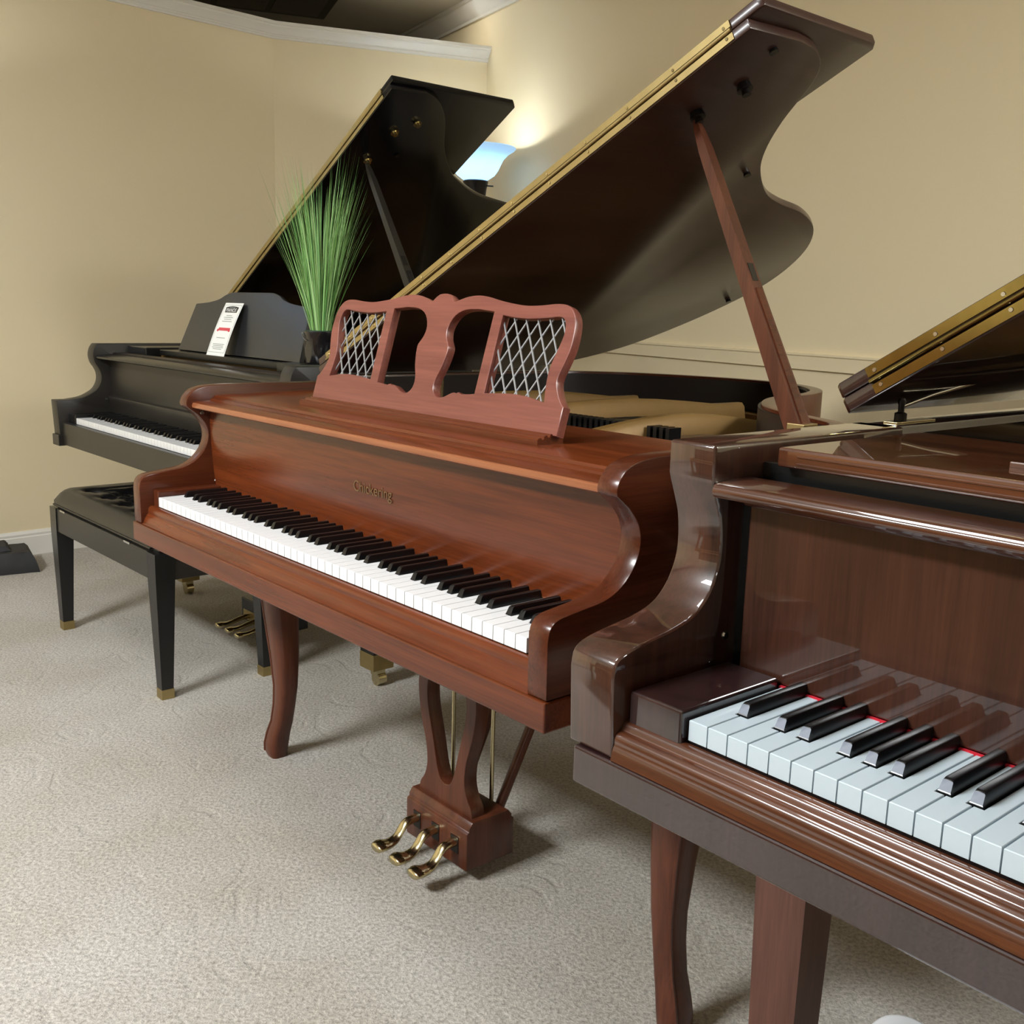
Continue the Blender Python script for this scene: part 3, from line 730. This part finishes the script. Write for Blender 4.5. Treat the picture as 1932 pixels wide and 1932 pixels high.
# ------------------------------------------------------------------ black satin grand with the plain desk (farthest)
BP = (-1.573, 3.6908, 0); BY = -.8408
def black_piano():
    K = .738
    t = thing('grand_piano', 'black satin grand piano with price card and square brass-tipped legs', 'piano', BP, BY, 'grand pianos in the showroom')
    keyboard(t, K, 'ivory')
    arm = [(-.042, .797), (.002, .797), (.05, .804), (.082, .817), (.105, .833), (.12, .858), (.123, .884), (.116, .907), (.102, .93), (.0965, .956), (.102, .982), (.114, .999)]
    prof = [(-.036, .67)] + [arm[0]] + catmull(arm[1:], 4) + [(.54, .999), (.54, .67)]
    for x0, x1 in ((-.13, -.072), (1.299, 1.357)):
        prism_x('arm', prof, x0, x1, 'ebony_sheen', t, .0025, 2)
    for x0, x1 in ((-.134, -.069), (1.296, 1.361)): box('arm_block', x0, x1, -.043, .02, .632, .672, 'ebony_sheen', t, .002)
    box('keybed', -.13, 1.357, -.012, .3, .636, .672, 'ebony', t, 0)
    box('key_slip', -.0715, 1.2985, -.026, -.003, .636, .7165, 'ebony_sheen', t, .002)
    for x0, x1 in ((-.0715, -.002), (1.2285, 1.2985)): box('key_block', x0, x1, -.003, .15, .69, .748, 'ebony', t, .003)
    box('key_frame', -.002, 1.2285, .004, .3, .676, .714, 'inner_dark', t, 0)
    fb = [(.152, .736), (.150, .742), (.148, .79), (.146, .80), (.148, .806), (.160, .81), (.157, .86), (.156, .945), (.175, .945), (.175, .736)]
    prism_x('fallboard', fb, -.0715, 1.2985, 'ebony_sheen', t, 0)
    cap = [(.108, .944), (.104, .947), (.104, .953), (.109, .957), (.17, .962), (.17, .944)]
    prism_x('fallboard_cap', cap, -.0715, 1.2985, 'ebony', t, 0)
    hinge_pin(t, -.0715, .14, .795)
    box('shelf_frame', -.0715, 1.2985, .17, .22, .955, .966, 'inner_dark', t, 0)
    box('music_shelf', .13, 1.02, .262, .50, .966, .986, 'ebony', t, .0025)
    for x0, x1 in ((-.0715, .10), (1.05, 1.2985)): box('side_shelf', x0, x1, .225, .52, .962, .992, 'ebony', t, .003)
    box('shelf_rail', .10, 1.05, .28, .50, .94, .9655, 'brass_paint', t, .001)
    T = radians(20); mtx = Matrix(((1, 0, 0, .614), (0, sin(T), -cos(T), .315), (0, cos(T), sin(T), .987), (0, 0, 0, 1)))
    h = [(.426, 0), (.394, .173)] + catmull([(.385, .1745), (.33, .178), (.28, .183), (.226, .193), (.184, .209), (.15, .2165), (.13, .2185)], 4)
    cut_board('music_desk', [h + [(-a, b) for a, b in reversed(h)]], .016, 'ebony_desk_sheen', t, mtx, .0015)
    tube('desk_strut', [(.614, .40, .986), (.614, .385, 1.12)], .006, 'brass', t, 8)
    XH = -.135
    curve = catmull([(1.53, .66), (1.512, .715), (1.445, .785), (1.315, .87), (1.222, .955), (1.166, 1.025), (1.09, 1.185), (1.044, 1.398), (.99, 1.52), (.90, 1.63), (.77, 1.72), (.6, 1.77), (.4, 1.76), (.2, 1.68), (.07, 1.55), (.01, 1.42), (0, 1.25)], 5)
    ro = [(x + XH, y) for x, y in offset_poly(curve, .015)]
    ro = [(1.356, .50), (1.356, .66)] + [p for p in ro[3:-1] if p[0] < 1.356] + [(-.129, 1.25), (-.129, .50)]
    strip('rim', ro, offset_poly(ro, .04), .69, .999, 'ebony', t, .002)
    plate_and_strings(t, offset_poly(ro, .041), .91, .53, x0=0.0, x1=1.24, bars=((.28, 1.3), (.55, 1.5), (.86, 1.15)), tail=1.55)
    A = radians(30.74); xf = lid_xf(-.12, 1.0, A)
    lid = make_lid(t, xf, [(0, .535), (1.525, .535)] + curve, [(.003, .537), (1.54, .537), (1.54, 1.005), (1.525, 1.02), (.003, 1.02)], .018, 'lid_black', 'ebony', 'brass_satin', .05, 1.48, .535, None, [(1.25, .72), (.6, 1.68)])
    for s, y in ((1.36, .642), (1.414, .694), (1.216, .625)): prop_cup(lid, xf, s, y, 'brass')
    stick(t, (1.318, .625, .985), xf(1.208, .625, -.014), .034, .016, .034, .018, 'ebony_sheen', 'ebony')
    # legs with brass ferrule and caster
    for lx, ly_, zt in ((-.085, .43, .637), (1.235, .455, .637), (.46, 1.45, .69)):
        rings = []
        for z, k in ((.105, .036), (zt, .048)): rings.append([(lx - k, ly_ - k, z), (lx + k, ly_ - k, z), (lx + k, ly_ + k, z), (lx - k, ly_ + k, z)])
        lg = loft('leg', rings, 'ebony', t, 20)
        box('ferrule', lx - .038, lx + .038, ly_ - .038, ly_ + .038, .055, .107, 'brass_satin', lg, .0015)
        cs = box('caster_fork', lx - .012, lx + .026, ly_ - .016, ly_ + .016, .03, .056, 'brass', lg, .003)
        tube('caster_wheel', [(lx + .014, ly_ - .014, .022), (lx + .014, ly_ + .014, .022)], .022, 'brass', lg, 18)
    ly = box('lyre', .50, .72, .44, .475, .12, .65, 'ebony', t, .003)
    box('lyre_base', .515 - .02, .745, .375, .50, .045, .125, 'ebony', ly, .003)
    box('pedal_plate', .51, .73, .3735, .376, .05, .085, 'brass_satin', ly, .0005)
    for px in (.548, .62, .692): pedal(ly, px, .385, .065, .135, 'brass', -.012, .013)
    return t
black_piano()

# ------------------------------------------------------------------ benches
def cushion(name, x0, x1, y0, y1, z0, h, buttons, mat, parent, corner=.04):
    nx, ny = 56, 26; bm = bmesh.new(); G = []
    def f(u, v):
        du = min(u, 1 - u) * (x1 - x0); dv = min(v, 1 - v) * (y1 - y0)
        e = lambda d: math.sqrt(max(0, 1 - max(0, 1 - d / corner) ** 2))
        z = h * (.25 + .75 * e(du) * e(dv)) if (du > 0 and dv > 0) else h * .25
        px, py = x0 + u * (x1 - x0), y0 + v * (y1 - y0)
        for bx, by in buttons:
            d = math.hypot(px - bx, py - by); z -= .016 * math.exp(-(d / .028) ** 2)
        # puckers between buttons
        if buttons:
            for i, (bx, by) in enumerate(buttons):
                for (cx, cy) in buttons[i + 1:]:
                    L = math.hypot(cx - bx, cy - by)
                    if L < .25:
                        tt = max(0, min(1, ((px - bx) * (cx - bx) + (py - by) * (cy - by)) / L ** 2))
                        d = math.hypot(px - bx - tt * (cx - bx), py - by - tt * (cy - by)); z -= .007 * math.exp(-(d / .008) ** 2)
        return (px, py, z0 + z)
    for j in range(ny + 1): G.append([bm.verts.new(f(i / nx, j / ny)) for i in range(nx + 1)])
    for j in range(ny):
        for i in range(nx): bm.faces.new((G[j][i], G[j][i + 1], G[j + 1][i + 1], G[j + 1][i]))
    edge = G[0] + [G[j][-1] for j in range(1, ny + 1)] + G[-1][::-1][1:] + [G[j][0] for j in range(ny - 1, 0, -1)]
    low = [bm.verts.new((v.co.x, v.co.y, z0)) for v in edge]
    for k in range(len(edge)): bm.faces.new((edge[k], low[k], low[(k + 1) % len(edge)], edge[(k + 1) % len(edge)]))
    bm.faces.new(low)
    me = bm_done(bm, name); smooth_by_angle(me, 60)
    return link(name, me, mat, parent)
def black_bench():
    t = thing('piano_bench', 'black piano bench with tufted leather cushion and brass feet', 'bench', (-.992, 2.914, 0), BY)
    X0, X1, Y0, Y1, ZT = -.885, .014, -.050, .335, .447
    ft = .016
    for (cx, sx) in ((X0, 1), (X1, -1)):
        for (cy, sy) in ((Y0, 1), (Y1, -1)):
            rings = []
            for z, wd in ((.03, .036), (.36, .058), (ZT - .002, .060)):
                i = ft * (1 - min(1, z / .36)) * .6
                a, b = cx + sx * i, cx + sx * (i + wd); c, d = cy + sy * i, cy + sy * (i + wd)
                rings.append([(a, c, z), (b, c, z), (b, d, z), (a, d, z)])
            lg = loft('leg', rings, 'ebony', t, 20)
            i = ft * .6 - .0015; a, b = sorted((cx + sx * i, cx + sx * (i + .039))); c, d = sorted((cy + sy * i, cy + sy * (i + .039)))
            box('foot_cap', a, b, c, d, 0, .031, 'brass_satin', lg, .001)
    box('apron', X0 + .05, X1 - .05, Y0 + .004, Y0 + .024, .362, ZT - .003, 'ebony_sheen', t, .002)
    box('apron', X0 + .05, X1 - .05, Y1 - .024, Y1 - .004, .362, ZT - .003, 'ebony_sheen', t, .002)
    box('apron', X0 + .004, X0 + .024, Y0 + .05, Y1 - .05, .362, ZT - .003, 'ebony_sheen', t, .002)
    box('apron', X1 - .024, X1 - .004, Y0 + .05, Y1 - .05, .362, ZT - .003, 'ebony_sheen', t, .002)
    box('seat_board', X0 + .02, X1 - .02, Y0 + .02, Y1 - .02, .43, .455, 'ebony', t, .002)
    bs = [(lerp(X0 + .14, X1 - .16, i / 4), lerp(Y0 + .10, Y1 - .09, j / 1)) for i in range(5) for j in range(2)] + [(lerp(X0 + .23, X1 - .25, i / 3), (Y0 + Y1) / 2) for i in range(4)]
    cu = cushion('cushion', X0 + .018, X1 - .05, Y0 + .010, Y1 - .010, .452, .062, bs, 'leather', t, .05)
    tube('piping', [(X0 + .016, Y0 + .009, .4535), (X1 - .05, Y0 + .009, .4535)], .0035, 'leather', cu, 6)
    for bx, by in bs: lathe('button', [(0, .005), (.006, .004), (.009, 0), (0, -.001)], 'leather', cu, 10, (bx, by, .452 + .062 - .018))
    for xx in (X0 + .10, X1 - .235): box('seat_clip', xx, xx + .045, Y0 + .001, Y0 + .006, .440, .4465, 'chrome', t, .0008)
    lathe('height_knob', [(0, .018), (.012, .017), (.017, .012), (.017, .004), (.012, 0), (0, 0)], 'ebony_gloss', t, 18, (X1 - .028, Y0 + .035, ZT - .002))
black_bench()
def walnut_bench():
    t = thing('piano_bench', 'dark bench with white padded top pushed under the glossy keyboard', 'bench', (.1783, .9505, 0), -.8645)
    X0, X1, Y0, Y1 = .163, 1.05, -.27, .142
    def rr(x0, x1, y0, y1, r):
        P = []
        for (cx, cy, a0) in ((x1 - r, y0 + r, -90), (x1 - r, y1 - r, 0), (x0 + r, y1 - r, 90), (x0 + r, y0 + r, 180)):
            P += [(cx + r * cos(radians(a0 + k * 15)), cy + r * sin(radians(a0 + k * 15))) for k in range(7)]
        return P
    slab('seat_pad', rr(X0 + .004, X1 - .004, Y0 + .004, Y1 - .004, .03), .47, .50, 'white_vinyl', t, .008, None, 3)
    slab('seat_frame', rr(X0, X1, Y0, Y1, .03), .40, .472, 'walnut_dark', t, .003)
    for x in (X0 + .03, X1 - .08):
        for y in (Y0 + .03, Y1 - .08):
            k = .012
            loft('leg', [[(x + k, y + k, 0), (x + .05 - k, y + k, 0), (x + .05 - k, y + .05 - k, 0), (x + k, y + .05 - k, 0)], [(x, y, .402), (x + .05, y, .402), (x + .05, y + .05, .402), (x, y + .05, .402)]], 'walnut_leg', t, 20)
walnut_bench()

# ------------------------------------------------------------------ things on the black piano
def on_black(x, y, z=0):
    return (BP[0] + x * cos(BY) - y * sin(BY), BP[1] + x * sin(BY) + y * cos(BY), z)
def price_card():
    t = thing('price_card', 'white printed price card with red ribbon leaning on black music desk', 'sign', on_black(.575, .262, .9865), BY)
    # sheet leans from the shelf back onto the desk, bowing a little
    W, n = .128, 12
    p0 = Vector((.0, .0)); top = Vector((.0975, .172))
    def pos(f): # (y,z) along the sheet
        return (top.x * f - .004 * sin(pi * f), top.y * f)
    def at(u, f, lift):
        y, z = pos(f); y2, z2 = pos(min(1, f + .01)); y1, z1 = pos(max(0, f - .01)); d = Vector((y2 - y1, z2 - z1)).normalized()
        sh = -.042 * f
        return Vector((u + sh, y - d.y * lift, z + d.x * lift))
    def sheet(name, u0, u1, f0, f1, lift, mat, th=.0004, parent=t, taper=0.0, k=None):
        k = k or max(2, int(n * (f1 - f0)) + 1); bm = bmesh.new(); rows = []
        for i in range(k + 1):
            f = lerp(f0, f1, i / k); rows.append([bm.verts.new(at(u0, f, lift)), bm.verts.new(at(u1, f, lift)), bm.verts.new(at(u1, f, lift - th)), bm.verts.new(at(u0, f, lift - th))])
        for a, b in zip(rows[:-1], rows[1:]):
            for q in range(4): bm.faces.new((a[q], a[(q + 1) % 4], b[(q + 1) % 4], b[q]))
        bm.faces.new(rows[0][::-1]); bm.faces.new(rows[-1])
        return link(name, bm_done(bm, name), mat, parent)
    c = sheet('card', -W / 2, W / 2, 0, 1, .0008, 'paper', .0008)
    e = .0012
    for (u0, u1, f0, f1) in ((-.058, .058, .955, .962), (-.058, .058, .062, .068), (-.058, -.0568, .065, .958), (.0568, .058, .065, .958)): sheet('border_line', u0, u1, f0, f1, e, 'print_grey', .0003, c)
    # badge with curved top and the word PIANOS
    bm = bmesh.new(); pts = [(-.042, .815), (.042, .815), (.045, .915)] + [(.045 - k * .009, .915 + .022 * sin(pi * k / 10)) for k in range(1, 10)] + [(-.045, .915)]
    vs = [bm.verts.new(at(a, b, e)) for a, b in pts]; bm.faces.new(vs)
    link('badge', bm_done(bm, 'badge'), 'print_black', c)
    d = at(0, .86, 0) - at(0, .84, 0); d.normalize(); xx = Vector((1, 0, 0)); nn = xx.cross(d).normalized(); o = at(0, .855, .0018)
    text_mesh('badge_text', 'PIANOS', .0205, 'paper', c, Matrix(((xx.x, d.x, nn.x, o.x), (xx.y, d.y, nn.y, o.y), (xx.z, d.z, nn.z, o.z), (0, 0, 0, 1))), .0001)
    sheet('badge_line', -.02, .02, .912, .92, .0016, 'print_grey', .0003, c)
    for f, a in ((.75, .02), (.715, .032), (.68, .026), (.64, .034), (.33, .03), (.21, .04), (.18, .036), (.15, .04), (.12, .03)): sheet('text_line', -a, a, f, f + .012, e, 'print_grey', .0003, c)
    sheet('ribbon', -.036, .044, .47, .525, .0016, 'print_red', .0003, c)
    sheet('ribbon_tail', -.046, -.034, .455, .5, e, 'print_red', .0003, c); sheet('ribbon_tail', .034, .046, .455, .5, e, 'print_red', .0003, c)
price_card()
def plant():
    t = thing('potted_grass', 'tall green artificial grass in black wrapped pot on black piano', 'plant', on_black(1.135, .325, .9915), 0)
    # pot: crumpled black wrap, slightly flared
    rings = []; rnd = random.Random(3); S = 28
    ph = [rnd.uniform(0, 6.28) for _ in range(6)]
    for z, r in ((0, .041), (.004, .044), (.03, .046), (.045, .0465), (.06, .048), (.078, .049), (.09, .050), (.094, .0495)):
        rings.append([((r + .0022 * sin(5 * a + ph[0] + z * 60) + .0016 * sin(9 * a + ph[1] - z * 90)) * cos(a), (r + .0022 * sin(5 * a + ph[0] + z * 60) + .0016 * sin(9 * a + ph[1] - z * 90)) * sin(a), z) for a in [2 * pi * k / S for k in range(S)]])
    loft('pot', rings, 'pot_black', t, 35)
    lathe('soil', [(0, .0965), (.044, .0965), (.044, .09), (0, .09)], 'felt_green', t, 20)
    # bright chrome strand drawn as a glint on the wrap
    tube('wrap_glint', [(-.052, -.012, .09), (-.046, -.028, .076), (-.034, -.042, .066)], .0012, 'chrome', t, 5)
    # blade meshes
    def blade(L, bend, wd):
        bm = bmesh.new(); n = 7; rows = []
        for k in range(n + 1):
            f = k / n; x = bend * f ** 2.2 * L; z = L * f; w_ = wd * (1 - f) ** .7 * (.75 + .25 * sin(pi * min(1, f * 2)))
            rows.append([bm.verts.new((x, -w_ / 2, z)), bm.verts.new((x + .0009 * (1 - f), 0, z)), bm.verts.new((x, w_ / 2, z))])
        for a, b in zip(rows[:-1], rows[1:]):
            bm.faces.new((a[0], a[1], b[1], b[0])); bm.faces.new((a[1], a[2], b[2], b[1]))
        return bm_done(bm, 'blade')
    vars_ = []
    for i in range(15):
        me = blade(rnd.uniform(.42, .56), rnd.uniform(.0, .13), rnd.uniform(.003, .005)); me.materials.append(MATS['grass_%d' % (i % 5)]); smooth_by_angle(me, 80); vars_.append(me)
    for i in range(280):
        o = link('blade', vars_[i % 15], None, t); a = rnd.uniform(0, 2 * pi); r = .03 * math.sqrt(rnd.random())
        lean = abs(rnd.gauss(0, .14)) + r * 3.2; lean = min(lean, .36)
        o.location = (r * cos(a), r * sin(a), .094)
        s = rnd.uniform(.72, 1.05) * (1.06 - lean * .6)
        o.rotation_mode = 'QUATERNION'
        q = Matrix.Rotation(a, 3, 'Z') @ Matrix.Rotation(lean, 3, 'Y') @ Matrix.Rotation(rnd.uniform(-.6, .6), 3, 'Z')
        o.rotation_quaternion = q.to_quaternion(); o.scale = (s, s, s)
plant()

# ------------------------------------------------------------------ torchiere lamp in the corner
def torchiere(x, y, label, W):
    t = thing('floor_lamp', label, 'lamp', (x, y, 0), 0, 'torchiere lamps along the walls')
    lathe('base', [(0, .03), (.02, .03), (.03, .022), (.12, .016), (.14, .008), (.142, 0), (0, 0)], 'bronze', t, 36)
    lathe('pole', [(.012, .02), (.012, .8), (.02, .81), (.02, .83), (.012, .84), (.012, 1.62), (.018, 1.64), (0, 1.64)], 'bronze', t, 20)
    lathe('holder', [(0, 1.62), (.02, 1.625), (.042, 1.66), (.05, 1.70), (.056, 1.75), (.064, 1.785), (.06, 1.79), (0, 1.79)], 'bronze', t, 28)
    o = tube('switch', [(.05, -.02, 1.765), (.09, -.03, 1.762)], .0035, 'bronze', t, 8)
    prof = [(0, 1.788), (.05, 1.789), (.068, 1.797), (.095, 1.816), (.113, 1.84), (.126, 1.868), (.14, 1.895), (.162, 1.918), (.19, 1.936), (.2, 1.946), (.197, 1.95), (.188, 1.943), (.16, 1.925), (.136, 1.9), (.121, 1.868), (.108, 1.84), (.09, 1.82), (.06, 1.803), (0, 1.798)]
    lathe('shade', prof, 'shade_glass', t, 40)
    ld = bpy.data.lights.new('lamp_bulb', 'POINT'); ld.energy = W; ld.shadow_soft_size = .022; ld.color = (1.0, .985, .95)
    lo = bpy.data.objects.new('lamp_bulb', ld); COL.objects.link(lo); lo.location = (0, 0, 1.885); lo.parent = t
torchiere(-.228, 5.40, 'dark torchiere floor lamp with glowing glass bowl in the wall corner', 2.3)
torchiere(-2.50, 3.90, 'dark torchiere floor lamp beside the folded bag at left wall', 4.0)

# ------------------------------------------------------------------ bag by the left wall, dark box above the partition
def bag():
    t = thing('folded_bag', 'black folded bag lying on carpet against left wall', 'bag', (-2.29, 4.31, 0), radians(31))
    def slabby(name, x0, x1, y0, y1, z0, z1, ins, mat, seed):
        rnd = random.Random(seed); rings = []
        for z, k in ((z0, 0), (lerp(z0, z1, .25), .0), (lerp(z0, z1, .8), ins * .6), (z1, ins)):
            r = []
            N = 10
            for (ax, ay, bx, by) in ((x0, y0, x1, y0), (x1, y0, x1, y1), (x1, y1, x0, y1), (x0, y1, x0, y0)):
                for q in range(N):
                    f = q / N; px, py = lerp(ax, bx, f), lerp(ay, by, f); cx, cy = (x0 + x1) / 2, (y0 + y1) / 2
                    px += (cx - px) * k; py += (cy - py) * k
                    r.append((px + rnd.uniform(-.003, .003), py + rnd.uniform(-.003, .003), z + (rnd.uniform(-.004, .004) if z > z0 + .001 else 0)))
            rings.append(r)
        return loft(name, rings, mat, t, 40)
    slabby('bag_body', -.12, .22, -.15, .09, 0, .085, .2, 'bag', 5)
    slabby('bag_flap', -.11, .12, -.09, .07, .08, .11, .15, 'bag', 9)
    tube('bag_handle', [(.06, -.02, .10), (.02, .0, .125), (-.05, .0, .125), (-.09, 0, .10)], .01, 'bag', t, 8)
bag()
def ceiling_box():
    t = thing('ceiling_screen', 'black screen hung under the ceiling behind the partition', 'screen', (-1.146, 6.30, CEIL), radians(20.7))
    box('housing', -1.5, .0, -.62, .0, -.05, .0, 'tv_black', t, .004)
    for k in range(5): box('screen_pane', -1.47 + k * .29, -1.21 + k * .29, -.58, -.05, -.054, -.049, 'ebony_gloss', t, .001)
ceiling_box()
def corner_panel():
    t = thing('ceiling_light', 'small ceiling light panel close to the corner above the lamp', 'ceiling light', (-.52, 5.78, CEIL), radians(20.7), 'recessed ceiling light panels')
    box('diffuser', -.18, .18, -.12, .12, -.006, .004, 'diffuser', t, 0)
corner_panel()

# ------------------------------------------------------------------ oak upright across the aisle: outside the frame, mirrored in the gloss of the nearest piano
def upright():
    a = -.8645; lx, ly = -.95, -2.0
    t = thing('upright_piano', 'light oak upright piano facing the glossy grand across the aisle', 'piano', (.1783 + lx * cos(a) - ly * sin(a), .9505 + lx * sin(a) + ly * cos(a), 0), a + pi)
    # local: x along the case, front towards -y
    box('case', -.74, .74, .0, .34, .06, 1.12, 'oak', t, .004)
    box('top_lid', -.76, .76, -.02, .36, 1.12, 1.145, 'oak', t, .006)
    for sx in (-1, 1):
        box('arm', min(sx * .70, sx * .76), max(sx * .70, sx * .76), -.28, .0, .60, .74, 'oak', t, .02, 3)
        box('leg', min(sx * .69, sx * .745), max(sx * .69, sx * .745), -.27, -.21, .06, .60, 'oak', t, .004)
        box('toe', min(sx * .68, sx * .755), max(sx * .68, sx * .755), -.30, .34, 0, .06, 'oak', t, .006)
    box('key_shelf', -.70, .70, -.28, .0, .60, .64, 'oak', t, .004)
    box('fallboard', -.70, .70, -.20, .0, .64, .72, 'oak', t, .01)
    box('upper_panel', -.64, .64, -.012, .004, .78, 1.08, 'oak', t, .004)
    box('lower_panel', -.64, .64, -.012, .004, .12, .56, 'oak', t, .004)
    for px in (-.07, 0, .07): pedal(t, px, .0, .08, .12, 'brass', -.02)
upright()
